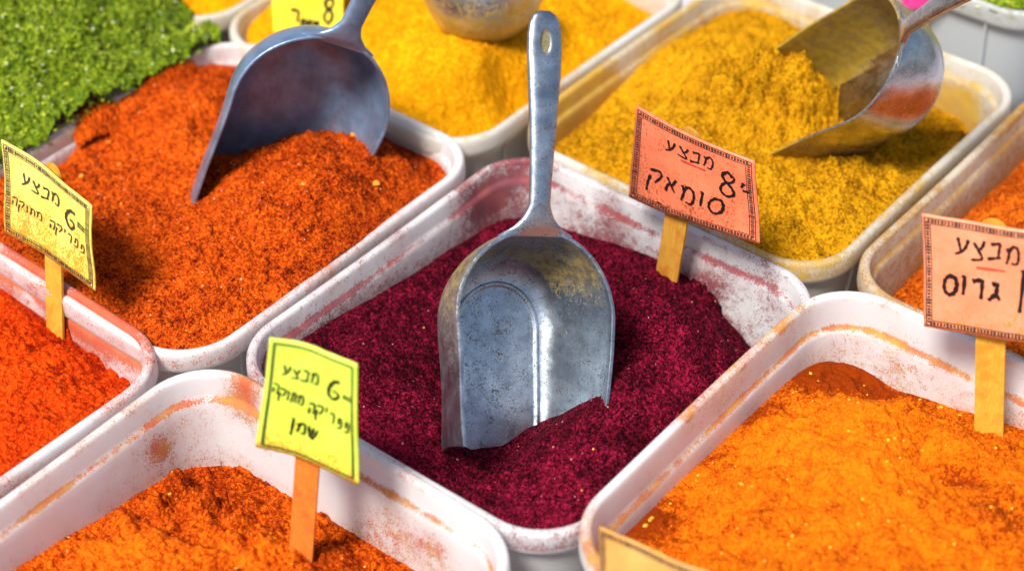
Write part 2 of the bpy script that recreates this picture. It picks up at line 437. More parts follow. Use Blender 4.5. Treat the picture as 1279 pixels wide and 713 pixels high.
def flakes(T, n, mats, size, seed, name='leaf_flakes'):
    rng = random.Random(seed); a, b = TW/2+.004, TL/2+.004
    for mi, mat in enumerate(mats):
        V, F = [], []
        for _ in range(n//len(mats)):
            x, y = rng.uniform(-a, a), rng.uniform(-b, b); s = size*rng.uniform(.4, 1.3); z = T.top(max(-TW/2+.008, min(TW/2-.008, x)), max(-TL/2+.008, min(TL/2-.008, y)))+s*.35-(.006 if abs(x) > TW/2-.004 or abs(y) > TL/2-.004 else 0)
            if math.hypot(max(0, abs(x)-TW/2+T.rr), max(0, abs(y)-TL/2+T.rr)) > T.rr+.002: continue
            M = Matrix.Rotation(rng.uniform(0, 6.3), 3, 'Z') @ Matrix.Rotation(rng.gauss(0, .6), 3, 'X') @ Matrix.Rotation(rng.gauss(0, .6), 3, 'Y')
            q = len(V)
            for (i, j, k) in ((-1, 0, 0), (-.2, -.45, .12), (1, 0, 0.1), (.1, .45, .12), (0, 0, -.15)):
                v = M @ Vector((i, j, k))*s; V.append((x+v.x, y+v.y, z+v.z))
            F += [(q, q+1, q+3), (q+1, q+2, q+3), (q, q+4, q+1), (q+4, q+2, q+1), (q+4, q+3, q+2), (q, q+3, q+4)]
        o = mesh_obj(name, V, F, mat, T.heap, False); o['kind'] = 'stuff'

W0 = (.88, .88, .88)
mt_maroon = plastic_mat('tub_plastic_sumac', W0, (.24, .012, .035), (.40, .040, .035))
mt_orange = plastic_mat('tub_plastic_paprika', W0, (.68, .10, .006), (.72, .17, .01))
mt_red    = plastic_mat('tub_plastic_red', W0, (.70, .07, .004), (.74, .14, .01))
mt_front  = plastic_mat('tub_plastic_front', W0, (.66, .11, .006), (.66, .26, .015))
mt_amber  = plastic_mat('tub_plastic_amber', W0, (.66, .16, .008), (.76, .34, .015))
mt_yellow = plastic_mat('tub_plastic_curry', (.80, .79, .74), (.66, .36, .01), (.75, .48, .02))
mt_ochre  = plastic_mat('tub_plastic_ochre', (.80, .74, .62), (.55, .24, .02), (.60, .32, .03))
mt_grey   = plastic_mat('tub_plastic_grey', (.68, .72, .74), (.35, .32, .12), (.4, .4, .2))

PW = {}
PW['sumac']  = powder_mat('sumac_powder', (.100, .002, .012), (.012, .0004, .002), (.32, .010, .042), 1000, (.50, .22, .16), .75, 1.25)
PW['pap']    = powder_mat('paprika_powder', (.43, .045, .002), (.085, .006, .001), (.70, .125, .006), 950, (.8, .40, .18), .6, 1.1)
PW['red']    = powder_mat('red_pepper_powder', (.48, .028, .001), (.17, .006, .0005), (.74, .080, .003), 950, None, .5)
PW['front']  = powder_mat('front_paprika_powder', (.41, .046, .002), (.12, .009, .001), (.80, .15, .004), 850, (.9, .5, .15), .5)
PW['amber']  = powder_mat('amber_spice_powder', (.66, .125, .002), (.24, .030, .001), (.80, .19, .004), 850, (.95, .60, .06), .6, .95)
PW['curry']  = powder_mat('curry_powder', (.50, .225, .003), (.12, .048, .001), (.70, .36, .007), 950, None, .7)
PW['turm']   = powder_mat('turmeric_powder', (.78, .37, .003), (.54, .21, .001), (.88, .45, .005), 750, None, .4, .7)
PW['gold']   = powder_mat('golden_powder', (.90, .36, .001), (.62, .20, .001), (.95, .44, .003), 750, None, .4, .7)
PW['rust']   = powder_mat('rust_powder', (.46, .075, .003), (.14, .016, .001), (.70, .17, .008), 850, None, .7)
PW['green']  = powder_mat('green_herb_base', (.11, .17, .006), (.03, .06, .003), (.24, .32, .015), 500, None, .8)

C = .8
tubs = {}
tubs['c']  = make_tub(.017*C, 1.146*C, 'white tub of dark maroon powder, in the middle of the picture, holding the upright scoop', mt_maroon, lip=.26, band=.6, wall=.50, base=.13, seed=1, ledge=.014)
tubs['p']  = make_tub(-.278*C, 1.356*C, 'white tub heaped with coarse orange-red powder, holding the big scoop left of the middle', mt_orange, lip=.08, band=.1, wall=.4, base=.0, seed=2, ledge=.014)
tubs['cu'] = make_tub(.254*C, 1.457*C, 'white tub of crumbly mustard-yellow powder, with the scoop lying on its side in it', mt_yellow, lip=.30, band=.3, wall=.48, base=.24, seed=3, ledge=.014)
tubs['l']  = make_tub(-.532*C, 1.082*C, 'white tub of vivid red powder at the left edge of the picture', mt_red, dz=.004, lip=.58, band=.8, wall=.4, base=.14, seed=4, ledge=.022)
tubs['f']  = make_tub(-.243*C, .859*C, 'white tub at the bottom left, half filled, its bare far wall dotted with orange', mt_front, dz=.006, lip=.42, band=.9, wall=.28, base=.06, seed=5, ledge=.018)
tubs['a']  = make_tub(.287*C, .942*C, 'white tub of bright orange powder at the bottom right', mt_amber, lip=.50, band=.95, wall=.30, base=.08, seed=6, ledge=.026, dz=.017)
tubs['b']  = make_tub(-.052*C, 1.651*C, 'white tub of smooth turmeric-yellow powder behind the upright scoop', mt_yellow, lip=.36, band=.2, wall=.4, base=.10, seed=7, ledge=.014)
tubs['r']  = make_tub(.537*C, 1.235*C, 'ochre-stained tub of rust-brown powder at the right edge, behind the pink price card', mt_ochre, lip=.45, band=.6, wall=.55, base=.42, seed=8, ledge=.014)
tubs['g']  = make_tub(-.541*C, 1.576*C, 'tub overflowing with green herbs in the top left corner', mt_yellow, lip=.3, band=.2, wall=.2, base=.0, seed=9, ledge=.014)
tubs['o']  = make_tub(-.328*C, 1.878*C, 'white tub of golden orange powder at the top edge, behind the yellow price card', mt_yellow, lip=.36, band=.2, wall=.4, base=.0, seed=10, ledge=.014)
tubs['x']  = make_tub(.512*C, 1.765*C, 'grey raised tub of pale green herbs in the top right corner', mt_grey, dz=.045, lip=.1, band=.1, wall=.3, base=.0, seed=11, ledge=.014)
tubs['n']  = make_tub(.040*C, .633*C, 'white tub of which only the rim corner shows at the bottom edge', mt_amber, lip=.1, band=.2, wall=.3, base=.0, seed=12, ledge=.014)

for b in ((250,512,-.034,.016,.42),(262,520,-.038,.008,.3),(190,565,-.040,.010,.62),(172,590,-.05,.007,.6),(95,610,-.035,.007,.6),(75,628,-.035,.006,.6),(150,540,-.025,.03,.22),(480,585,-.03,.018,.40),(530,620,-.03,.014,.45),(590,660,-.03,.014,.55),(560,690,-.045,.012,.4),(520,660,-.05,.03,.3),(310,500,-.01,.02,.4)):
    blob(tubs['f'], *b)
for b in ((870,370,-.03,.02,.45),(760,270,-.025,.02,.4),(970,360,-.02,.014,.6),(640,235,-.02,.03,.25),(600,245,-.02,.02,.4),(560,260,-.02,.02,.4)):
    blob(tubs['c'], *b)
for b in [(740+k*31, 628-k*27, -.012, .012, .55) for k in range(9)]+[(1090,430,-.05,.03,.25),(1150,470,-.04,.02,.3)]:
    blob(tubs['a'], *b)
for b in ((1200,140,-.04,.02,.5),(1150,120,-.03,.02,.3),(740,130,-.02,.04,.6),(700,175,-.02,.03,.6)):
    blob(tubs['cu'], *b)
for b in ((20,335,-.012,.016,.6),(90,400,-.016,.020,.9),(120,420,-.010,.020,.7),(160,445,-.014,.014,.4),(60,360,-.01,.016,.7)):
    blob(tubs['l'], *b)
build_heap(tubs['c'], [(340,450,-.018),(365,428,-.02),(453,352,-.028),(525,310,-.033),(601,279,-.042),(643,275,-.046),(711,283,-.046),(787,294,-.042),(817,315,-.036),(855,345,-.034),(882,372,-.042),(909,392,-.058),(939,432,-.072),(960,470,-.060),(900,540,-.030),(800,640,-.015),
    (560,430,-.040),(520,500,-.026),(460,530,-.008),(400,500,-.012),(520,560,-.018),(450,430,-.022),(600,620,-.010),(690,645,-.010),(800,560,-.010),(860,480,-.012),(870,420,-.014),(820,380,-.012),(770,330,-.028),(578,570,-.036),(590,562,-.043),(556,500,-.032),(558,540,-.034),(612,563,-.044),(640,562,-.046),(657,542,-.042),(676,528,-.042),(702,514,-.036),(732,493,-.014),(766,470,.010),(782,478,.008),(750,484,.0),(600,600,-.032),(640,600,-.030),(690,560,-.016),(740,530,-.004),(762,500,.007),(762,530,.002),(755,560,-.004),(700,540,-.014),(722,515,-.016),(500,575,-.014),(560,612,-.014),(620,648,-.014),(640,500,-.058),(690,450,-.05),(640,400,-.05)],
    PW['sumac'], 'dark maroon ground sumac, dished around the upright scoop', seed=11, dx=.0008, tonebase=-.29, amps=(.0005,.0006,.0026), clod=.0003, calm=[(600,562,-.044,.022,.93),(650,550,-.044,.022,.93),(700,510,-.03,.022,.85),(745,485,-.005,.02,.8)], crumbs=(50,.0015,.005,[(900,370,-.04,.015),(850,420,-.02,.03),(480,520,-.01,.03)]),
    lumps=[(893,368,-.04,.008,.008),(878,352,-.036,.007,.006)], ridges=[(800,330,860,470,-.015,.012,.004)],
    tones=[(480,545,-.01,.03,.22),(690,620,-.01,.03,.15),(860,480,-.01,.03,.18),(560,430,-.04,.03,-.12)])  # lit slopes and the shaded hollow left of the scoop painted into tone
build_heap(tubs['p'], [(60,215,-.012),(75,205,-.022),(118,158,-.010),(98,142,.001),(165,122,-.001),(185,108,-.006),(240,78,-.012),(300,80,-.018),(-60,250,0),(545,210,-.020),(520,180,-.026),(490,165,-.024),(560,195,-.018),(470,300,-.004),(230,425,-.003),(300,395,-.003),(380,355,-.002),(170,395,-.005),
    (400,172,.022),(350,192,.018),(430,186,.016),(466,194,.008),(300,213,.014),(247,236,.001),(350,150,-.03),(400,130,-.03),(420,160,-.015),(300,175,-.025),(450,165,-.01),(400,240,.026),(470,215,.014),(350,290,.016),(250,330,.008),(180,300,.004),(150,240,0),(230,180,.002),(260,120,0),(120,340,0),(430,120,-.01),(500,230,.0),(60,300,0)],
    PW['pap'], 'coarse orange-red ground paprika mounded around the big scoop', seed=21, dx=.0008, tonebase=-.10, amps=(.0006,.0007,.0024), clod=.0005, crack=.0010, crumbs=(120,.0012,.0035,[(300,330,0,.05),(430,230,.02,.03),(520,200,-.01,.02)]),
    tones=[(230,170,0,.06,.14),(150,300,0,.05,.06),(420,250,.03,.05,-.06),(510,190,-.02,.02,-.2)])
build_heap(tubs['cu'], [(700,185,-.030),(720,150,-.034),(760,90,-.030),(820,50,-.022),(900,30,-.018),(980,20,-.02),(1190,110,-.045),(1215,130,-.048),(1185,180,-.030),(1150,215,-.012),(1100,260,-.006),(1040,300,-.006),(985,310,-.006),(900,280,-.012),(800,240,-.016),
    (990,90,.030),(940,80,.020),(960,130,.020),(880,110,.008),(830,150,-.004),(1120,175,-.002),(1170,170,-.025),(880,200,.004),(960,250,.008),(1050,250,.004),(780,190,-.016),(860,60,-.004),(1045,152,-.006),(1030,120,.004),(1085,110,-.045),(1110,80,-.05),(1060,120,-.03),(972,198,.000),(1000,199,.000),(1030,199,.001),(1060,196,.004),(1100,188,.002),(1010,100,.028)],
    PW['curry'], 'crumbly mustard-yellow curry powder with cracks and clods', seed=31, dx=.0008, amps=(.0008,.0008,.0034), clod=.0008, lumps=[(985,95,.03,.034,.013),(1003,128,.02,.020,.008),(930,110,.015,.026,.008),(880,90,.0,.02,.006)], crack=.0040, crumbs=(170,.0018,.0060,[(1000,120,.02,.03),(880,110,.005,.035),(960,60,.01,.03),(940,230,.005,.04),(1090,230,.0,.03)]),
    ridges=[(950,85,1010,150,.02,.010,.004),(870,100,905,180,.005,.006,-.005),(1175,150,1215,140,-.03,.01,-.01)],
    tones=[(1200,160,-.03,.022,-.45),(800,100,-.02,.05,.16),(760,170,-.02,.03,-.1),(1060,185,.01,.03,-.18),(960,60,.02,.04,.1)])  # negative tones paint in the scoop's shadow and the shaded right hollow
build_heap(tubs['l'], [(0,345,-.036),(50,375,-.042),(90,400,-.046),(130,432,-.050),(165,470,-.054),(180,495,-.040),(100,520,-.018),(20,580,-.010),(-50,640,-.01),(0,450,-.012),(-60,400,-.012),(60,450,-.020),(-150,500,-.01),(-200,400,-.02),(-100,330,-.03),(-300,520,-.01)],
    PW['red'], 'vivid red-orange ground chilli with crumbs along the tub wall', seed=41, amps=(.0006,.0008,.0024), clod=.0006, crumbs=(110,.0015,.005,[(110,410,-.04,.012),(150,455,-.045,.012),(70,390,-.035,.012),(60,440,-.02,.03)]),
    lumps=[(102,406,-.034,.011,.011),(145,455,-.038,.006,.005),(120,440,-.035,.006,.005),(160,468,-.04,.006,.005),(75,390,-.03,.005,.004)],
    tones=[(20,470,-.01,.06,.12),(110,410,-.03,.03,-.15)])
build_heap(tubs['f'], [(0,700,-.046),(60,672,-.050),(120,640,-.056),(190,605,-.060),(250,590,-.066),(310,590,-.070),(360,625,-.068),(420,670,-.064),(480,705,-.062),(520,740,-.06),(600,800,-.05),(250,650,-.050),(330,660,-.052),(150,680,-.042),(250,700,-.036),(400,720,-.042),(450,800,-.03),(250,800,-.024),(100,800,-.03),(0,800,-.04),(300,950,-.02)],
    PW['front'], 'lumpy orange-brown paprika low in the bottom left tub', seed=51, amps=(.0006,.0009,.0024), clod=.0011, crack=.002, crumbs=(150,.002,.0085,[(260,620,-.06,.02),(330,650,-.055,.02),(400,690,-.05,.02),(190,640,-.055,.02),(340,720,-.035,.02)]),
    lumps=[(222,610,-.06,.010,.009),(250,640,-.055,.012,.008),(300,605,-.066,.009,.007),(340,690,-.045,.012,.009),(355,650,-.055,.009,.007),(190,640,-.055,.009,.006)],
    tones=[(150,710,-.035,.05,.30),(330,700,-.04,.03,.20),(260,610,-.06,.04,-.16),(410,690,-.06,.02,-.1)])
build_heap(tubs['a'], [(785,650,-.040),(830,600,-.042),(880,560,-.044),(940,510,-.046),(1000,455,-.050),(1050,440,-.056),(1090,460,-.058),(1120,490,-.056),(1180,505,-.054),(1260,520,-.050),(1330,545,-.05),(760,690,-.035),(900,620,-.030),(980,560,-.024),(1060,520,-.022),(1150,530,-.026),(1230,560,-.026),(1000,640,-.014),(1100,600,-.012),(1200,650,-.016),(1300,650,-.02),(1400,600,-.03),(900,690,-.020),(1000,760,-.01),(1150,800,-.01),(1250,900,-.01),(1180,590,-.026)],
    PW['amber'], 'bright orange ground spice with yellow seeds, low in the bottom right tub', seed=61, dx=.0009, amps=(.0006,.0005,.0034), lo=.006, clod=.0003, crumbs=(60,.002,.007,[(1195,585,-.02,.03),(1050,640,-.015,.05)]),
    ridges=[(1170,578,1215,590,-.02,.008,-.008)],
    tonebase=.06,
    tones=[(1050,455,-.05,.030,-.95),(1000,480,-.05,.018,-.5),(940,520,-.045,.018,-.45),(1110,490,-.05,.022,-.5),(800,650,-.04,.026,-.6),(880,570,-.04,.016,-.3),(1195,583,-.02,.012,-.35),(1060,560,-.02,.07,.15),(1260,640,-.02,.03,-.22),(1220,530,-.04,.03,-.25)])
build_heap(tubs['b'], [(480,125,-.006),(545,148,-.004),(600,145,-.004),(640,125,-.006),(700,90,-.008),(780,40,-.016),(795,22,-.030),(740,-10,-.02),(330,30,-.01),(420,80,-.006),(560,60,.030),(600,80,.028),(640,60,.020),(520,90,.016),(600,30,.02),(700,20,.014),(500,30,.006),(440,20,.002),(560,-30,.01),(650,-60,0),(560,120,.006),(650,100,.008)],
    PW['turm'], 'smooth turmeric-yellow powder heaped under the far dusty scoop', seed=71, dx=.0011, amps=(.0004,.0008,.0014), clod=.0004,
    ridges=[(560,52,575,90,.03,.008,.004)], tones=[(640,90,.01,.03,-.18),(800,20,-.02,.02,-.2)])
build_heap(tubs['r'], [(1120,350,-.055),(1140,330,-.055),(1160,300,-.052),(1210,250,-.045),(1279,225,-.040),(1120,380,-.05),(1200,400,-.03),(1240,300,-.026),(1279,270,-.020),(1350,300,-.01),(1400,250,-.02),(1330,180,-.035),(1450,180,-.03),(1300,400,-.02),(1500,300,-.02)],
    PW['rust'], 'rust-brown ground spice behind the pink price card', seed=81, dx=.0011, amps=(.0006,.0008,.0014), clod=.0006, crumbs=(90,.0015,.005,[(1240,260,-.03,.04),(1150,350,-.04,.02)]))
build_heap(tubs['g'], [(0,190,.009),(20,172,.010),(60,150,.011),(100,128,.011),(150,98,.010),(200,72,.009),(240,50,.006),(258,38,.002),(60,110,.016),(130,70,.018),(230,20,.004),(180,10,.016),(100,30,.035),(40,60,.035),(0,0,.05),(0,80,.03),(-80,60,.04),(-80,180,.004),(-200,150,.01),(80,-40,.05),(-100,-60,.05),(150,-30,.03)],
    PW['green'], 'dried green herb flakes heaped above the tub rim in the top left corner', over=-.007, seed=91, dx=.0012, amps=(.0008,.0016,.004), clod=.0016)
build_heap(tubs['o'], [(200,0,-.006),(240,18,-.006),(290,30,-.006),(315,12,-.006),(330,-10,-.006),(260,-20,.01),(200,-40,.015),(300,-60,.01),(150,-40,0),(250,-100,.0),(350,-60,-.006)],
    PW['gold'], 'golden orange powder at the top edge of the picture', seed=101, dx=.0014, amps=(.0005,.0010,.0020), clod=0)
build_heap(tubs['x'], [(1225,0,0),(1279,22,0),(1350,50,0),(1250,-40,.01),(1350,-20,.02),(1400,-80,.01),(1200,-80,0)],
    PW['green'], 'pale green herb flakes in the top right corner', seed=111, dx=.0016, amps=(.0008,.0016,.004), clod=.001)
build_shell(tubs['n'], lambda Q: np.full(len(Q), -.07))

gm_white = plain_mat('pale_grain', (.75, .62, .5), .4); gm_yellow = plain_mat('yellow_seed', (.78, .42, .03), .95); gm_dark = plain_mat('dark_grain', (.12, .03, .02), .6)
gm_orange = plain_mat('orange_crumb', (.85, .28, .02), .8)
grains(tubs['c'], 60, gm_white, .00035, 1); grains(tubs['c'], 9, gm_yellow, .0008, 2)
grains(tubs['p'], 180, gm_white, .00045, 3); grains(tubs['p'], 12, gm_orange, .003, 4, 'crumb')
grains(tubs['a'], 60, gm_yellow, .0013, 5, 'yellow_seed', [(870,610,-.035,.02),(1000,500,-.035,.02),(800,640,-.04,.012),(1150,500,-.05,.02)])
grains(tubs['f'], 24, gm_yellow, .0009, 6); grains(tubs['l'], 60, gm_dark, .0006, 7)
grains(tubs['cu'], 160, gm_dark, .0005, 8)
lf = [plain_mat('leaf_green_mid', (.25, .33, .010), .85), plain_mat('leaf_green_deep', (.07, .12, .006), .85), plain_mat('leaf_green_light', (.46, .52, .03), .75), plain_mat('leaf_pale', (.62, .68, .36), .6)]
flakes(tubs['g'], 26000, lf[:3]+[lf[0], lf[1]], .0019, 1); flakes(tubs['g'], 700, [lf[3]], .0022, 2)
flakes(tubs['x'], 2600, [lf[0], lf[2], lf[3]], .0034, 3)

# powder spilt over the rim between the paprika tub and the herbs
def spill(T, pts, z, mat, seed, thick=.006, name='spilt_powder', width=.02):
    rng = np.random.default_rng(seed); P = np.array([px_local(T, x, y, z) for x, y in pts]); V, F = [], []
    c = P.mean(0); d = P[-1]-P[0]; L = np.linalg.norm(d); u = d/L; v = np.array([-u[1], u[0]])
    n, m = 60, 36; g = fnoise(m, n, 1, 2, 8, seed)
    tone = []
    for j in range(m):
        for i in range(n):
            s = (i/(n-1)-.5)*2; t = (j/(m-1)-.5)*2
            e = 1-(abs(s)**2.5+abs(t)**2.2); e = e + .18*g[j, i]*(1-abs(s))
            p = c+u*s*L/2+v*t*width
            din = min(TW/2-.007-abs(p[0]), TL/2-.007-abs(p[1]))
            V.append((p[0], p[1], z-.004+thick*max(-2.5, e*1.3)+.0006*g[j, i]-.35*max(0, din))); tone.append(.0)
    for j in range(m-1):
        for i in range(n-1):
            q = j*n+i; F.append((q, q+1, q+n+1, q+n))
    return mesh_obj(name, V, F, mat, T.heap, True, {'tone': tone})
spill(tubs['p'], [(82,150), (152,128)], .001, PW['pap'], 3, .006, width=.020)
spill(tubs['p'], [(160,120), (240,70)], .000, PW['pap'], 5, .005, width=.008)

# ------------------------------------------------------------------ scoops
def build_scoop(pos, axis, nrm, scale, mats, label, dens, HL=.15, D=.066, WRv=.060, Lb=.175, fw=.036, bead=1., cut=0.):
    a = Vector(axis).normalized(); n = Vector(nrm); n = (n-a*n.dot(a)).normalized(); x = a.cross(n)
    root = empty('metal_scoop', pos)
    root.rotation_euler = Matrix(((x.x, a.x, n.x), (x.y, a.y, n.y), (x.z, a.z, n.z))).to_euler(); root.scale = (scale,)*3
    tag(root, label, 'scoop', 'cast metal scoops standing in the spices')
    YB = .062
    def U(w, yb, y0, y1, m, taper=0):      # plan curve from tip(+x) round the back to tip(-x)
        pts = []
        ns = m//4; na = m-2*ns
        for i in range(ns): 
            k = i/ns; y = y1+(yb+y0-y1)*k; pts.append((w*(1-taper*(y-yb-y0)/(y1-yb-y0)), y))
        for i in range(na+1):
            an = math.pi*i/na; pts.append((w*math.cos(an), y0+yb-yb*math.sin(an)))
        for i in range(1, ns+1):
            k = i/ns; y = yb+y0+(y1-yb-y0)*k; pts.append((-w*(1-taper*(y-yb-y0)/(y1-yb-y0)), y))
        return pts
    M = 96
    rimc = U(WRv, YB, 0, Lb-cut, M, .10); flo = U(fw, .040, .034, Lb-.002, M, .0)
    V, st = [], []; Q = 14
    prof = []
    for q in range(Q+1):
        th = (math.pi/2*.93)*q/Q
        prof.append((math.cos(th)**.85, -D*math.sin(th)/math.sin(math.pi/2*.93)))
    c_end = prof[-1][0]
    for q, (g, z) in enumerate(prof):
        g = (g-c_end)/(1-c_end)
        for (rx, ry), (fx, fy) in zip(rimc, flo): V.append((fx+(rx-fx)*g, fy+(ry-fy)*g, z))
    n1 = M+1
    # raised bead at the foot of the wall, then the flat floor a little lower
    for off, dz in ((-.0012, .0009), (-.0030, .0006), (-.0040, -.0008), (-.0052, -.0012)):
        for i, (fx, fy) in enumerate(flo):
            an = math.atan2(fy-.10, fx); s_ = 1+off/fw
            V.append((fx*s_, fy - off*max(0, -(fy-.074))/.040, -D+dz*bead))
    rows = Q+1+4
    F = []
    for k in range(rows-1):
        for j in range(n1-1): F.append((k*n1+j, k*n1+j+1, (k+1)*n1+j+1, (k+1)*n1+j))
    base = (rows-1)*n1
    # floor: strips across between opposite points
    m2 = (n1-1)//2; W = 8; rowidx = []
    for i in range(m2):
        l, r = base+i, base+n1-1-i; pl, pr = Vector(V[l]), Vector(V[r]); ids = [l]
        for k in range(1, W):
            V.append(tuple(pl.lerp(pr, k/W))); ids.append(len(V)-1)
        ids.append(r); rowidx.append(ids)
    for i in range(m2-1):
        for k in range(W): F.append((rowidx[i][k], rowidx[i+1][k], rowidx[i+1][k+1], rowidx[i][k+1]))
    tip = base+m2
    for k in range(W): F.append((rowidx[-1][k], tip, rowidx[-1][k+1]))
    V = [(v[0]+.0006*math.sin(v[1]*60+v[2]*40), v[1], v[2]+.0006*math.sin(v[1]*47+v[0]*50)) for v in V]
    dn = [max(0, dens(v[0], v[1], v[2])+.18*mnoise.noise(Vector(v)*45)) for v in V]
    bowl = mesh_obj('bowl', V, F, mats[0], root, True, {'stain': dn})
    sol = bowl.modifiers.new('thick', 'SOLIDIFY'); sol.thickness = .0026; sol.offset = -1; sol.use_even_offset = True
    bv = bowl.modifiers.new('edge', 'BEVEL'); bv.width = .0009; bv.segments = 3; bv.limit_method = 'ANGLE'; bv.angle_limit = math.radians(50)
    # make sure normals face the inside so the thickness goes outwards
    me = bowl.data; me.update()
    f0 = me.polygons[Q//2*(n1-1)+2]
    if f0.normal.x*f0.center.x > 0: me.flip_normals()
    # handle: tapered bar with chamfered faces
    if True:
        secs = [(.0035, .060, .0035, -.0030), (.0012, .052, .0045, -.0022), (-.0025, .038, .0060, -.0006), (-.0085, .0255, .0075, .0012), (-.013, .0205, .0078, .0025), (-.018, .0165, .008, .004), (-.034, .0168, .008, .006), (-.060, .0195, .0085, .009), (-.085, .0225, .009, .011), (-.105, .0250, .009, .012), (-.122, .0268, .0085, .0125), (-.134, .0262, .008, .0125), (-.142, .0235, .0072, .0125), (-.1475, .0175, .006, .0125), (-.150, .009, .004, .0125)]
        ys = [s[0]*HL/.15 if s[0] < 0 else s[0] for s in secs]
        hv, hf = [], []; K = 16
        dense = []
        for i in range(len(secs)-1):
            for k in range(4):
                t = k/4; dense.append([ys[i]*(1-t)+ys[i+1]*t]+[secs[i][q]*(1-t)+secs[i+1][q]*t for q in (1, 2, 3)])
        dense.append([ys[-1]]+list(secs[-1][1:]))
        for (y, w, h, zc) in dense:
            for k in range(24):
                an = 2*math.pi*k/24; ca, sa = math.cos(an), math.sin(an)
                ex = abs(ca)**.62*(1 if ca > 0 else -1); ez = abs(sa)**.80*(1 if sa > 0 else -1)
                hv.append((ex*w/2, y, zc+ez*h/2))
        for i in range(len(dense)-1):
            for k in range(24):
                k2 = (k+1) % 24; hf.append((i*24+k, i*24+k2, (i+1)*24+k2, (i+1)*24+k))
        hf.append(tuple(range(23, -1, -1))); hf.append(tuple((len(dense)-1)*24+k for k in range(24)))
        hd = [max(0, dens(v[0], v[1], v[2])*.8+.05*mnoise.noise(Vector(v)*60)) for v in hv]
        hnd = mesh_obj('handle', hv, hf, mats[1], root, True, {'stain': hd})
        # hanging hollow cut through a cutter that is applied and then removed
        cv, cf = [], []
        for i in range(13):
            ph = math.pi*i/12
            for k in range(24):
                an = 2*math.pi*k/24; cv.append((.0052*math.sin(ph)*math.cos(an), -.1285*HL/.15+.0105*math.sin(ph)*math.sin(an), .0172+.0042*math.cos(ph)))
        for i in range(12):
            for k in range(24): cf.append((i*24+k, i*24+(k+1) % 24, (i+1)*24+(k+1) % 24, (i+1)*24+k))
        cut = mesh_obj('cutter', cv, cf, mats[1], None, True)
        import bmesh
        bm = bmesh.new(); bm.from_mesh(cut.data); bmesh.ops.remove_doubles(bm, verts=bm.verts, dist=1e-6); bmesh.ops.recalc_face_normals(bm, faces=bm.faces); bm.to_mesh(cut.data); bm.free()
        bm = bmesh.new(); bm.from_mesh(hnd.data); bmesh.ops.recalc_face_normals(bm, faces=bm.faces); bm.to_mesh(hnd.data); bm.free()
        hnd.parent = None
        mod = hnd.modifiers.new('hole', 'BOOLEAN'); mod.object = cut; mod.operation = 'DIFFERENCE'; mod.solver = 'EXACT'
        bpy.context.view_layer.update()
        dg = bpy.context.evaluated_depsgraph_get(); nm = bpy.data.meshes.new_from_object(hnd.evaluated_get(dg))
        hnd.modifiers.clear(); hnd.data = nm; hnd.parent = root
        try: nm.set_sharp_from_angle(angle=math.radians(42))
        except Exception: pass
        bpy.data.objects.remove(cut)
        # grime lying in the hollow
        gv = [(.0047*math.cos(t*math.tau/20), -.1285*HL/.15+.0098*math.sin(t*math.tau/20), .0146) for t in range(20)]
        gr = mesh_obj('hollow_grime', gv+[(0, -.1285*HL/.15, .0138)], [(i, (i+1) % 20, 20) for i in range(20)], mats[2], root)
    return root

metal_c = metal_mat('dull_aluminium', (.30, .21, .05), (.12, .08, .03), (.46, .52, .58), .34, .595)
metal_p = metal_mat('aluminium_paprika_dust', (.34, .05, .03), (.25, .03, .03), (.27, .38, .55), .34, .66, .72)
metal_y = metal_mat('aluminium_curry_dust', (.42, .27, .01), (.30, .19, .01), (.55, .55, .56), .24, .70)
metal_b = metal_mat('aluminium_turmeric_dust', (.50, .36, .03), (.42, .28, .02), (.58, .60, .62), .30, .72)
grime = plain_mat('grime', (.20, .17, .08), .8, 0, .5, 900)
def dens_c(x, y, z):
    if y < 0: return .02
    d = .05
    if z > -.064: d += .72*math.exp(-((y-.026)/.026)**2)*(1 if z < -.008 else .4)*(1 if z > -.072 else .3)
    if abs(x) > .045 and x > 0: d += .30*math.exp(-((y-.06)/.03)**2)
    if z < -.064: d += .06
    return d
def dens_p(x, y, z): return (.20+.12*math.exp(-((y-.09)/.02)**2)) if y > .01 else .05
def dens_y(x, y, z):
    if y < 0: return .0
    if x > .015 and z > -.070: return .66+.35*(y/.17)
    if z < -.066 and abs(x) < .04: return .10
    return .16+1.0*max(0, y-.10)/.06
def dens_b(x, y, z): return .30 + .45*max(0, y)/.17
sc_main = build_scoop((.0163, .8926, .098), (-.020, -.66, -.75), (.38, -.66, .62), .860, (metal_c, metal_c, grime), 'upright worn grey scoop in the dark maroon powder, handle pointing straight up', dens_c, HL=.158, D=.078, cut=.026, Lb=.180)
sc_pap = build_scoop((-.1176, 1.0991, .108), (-.432, -.22, -.875), (.28, -.93, .12), .955, (metal_p, metal_p, grime), 'blue-grey scoop tipped open above the orange-red paprika, red dust inside', dens_p, HL=.15, D=.060, fw=.018, bead=0)
sc_cur = build_scoop((.2713, 1.0772, .1207), (-.526, .474, -.706), (-.842, -.172, .511), .80, (metal_y, metal_y, grime), 'scoop lying on its side in the mustard-yellow powder, inner wall caked yellow', dens_y, HL=.13, D=.077)
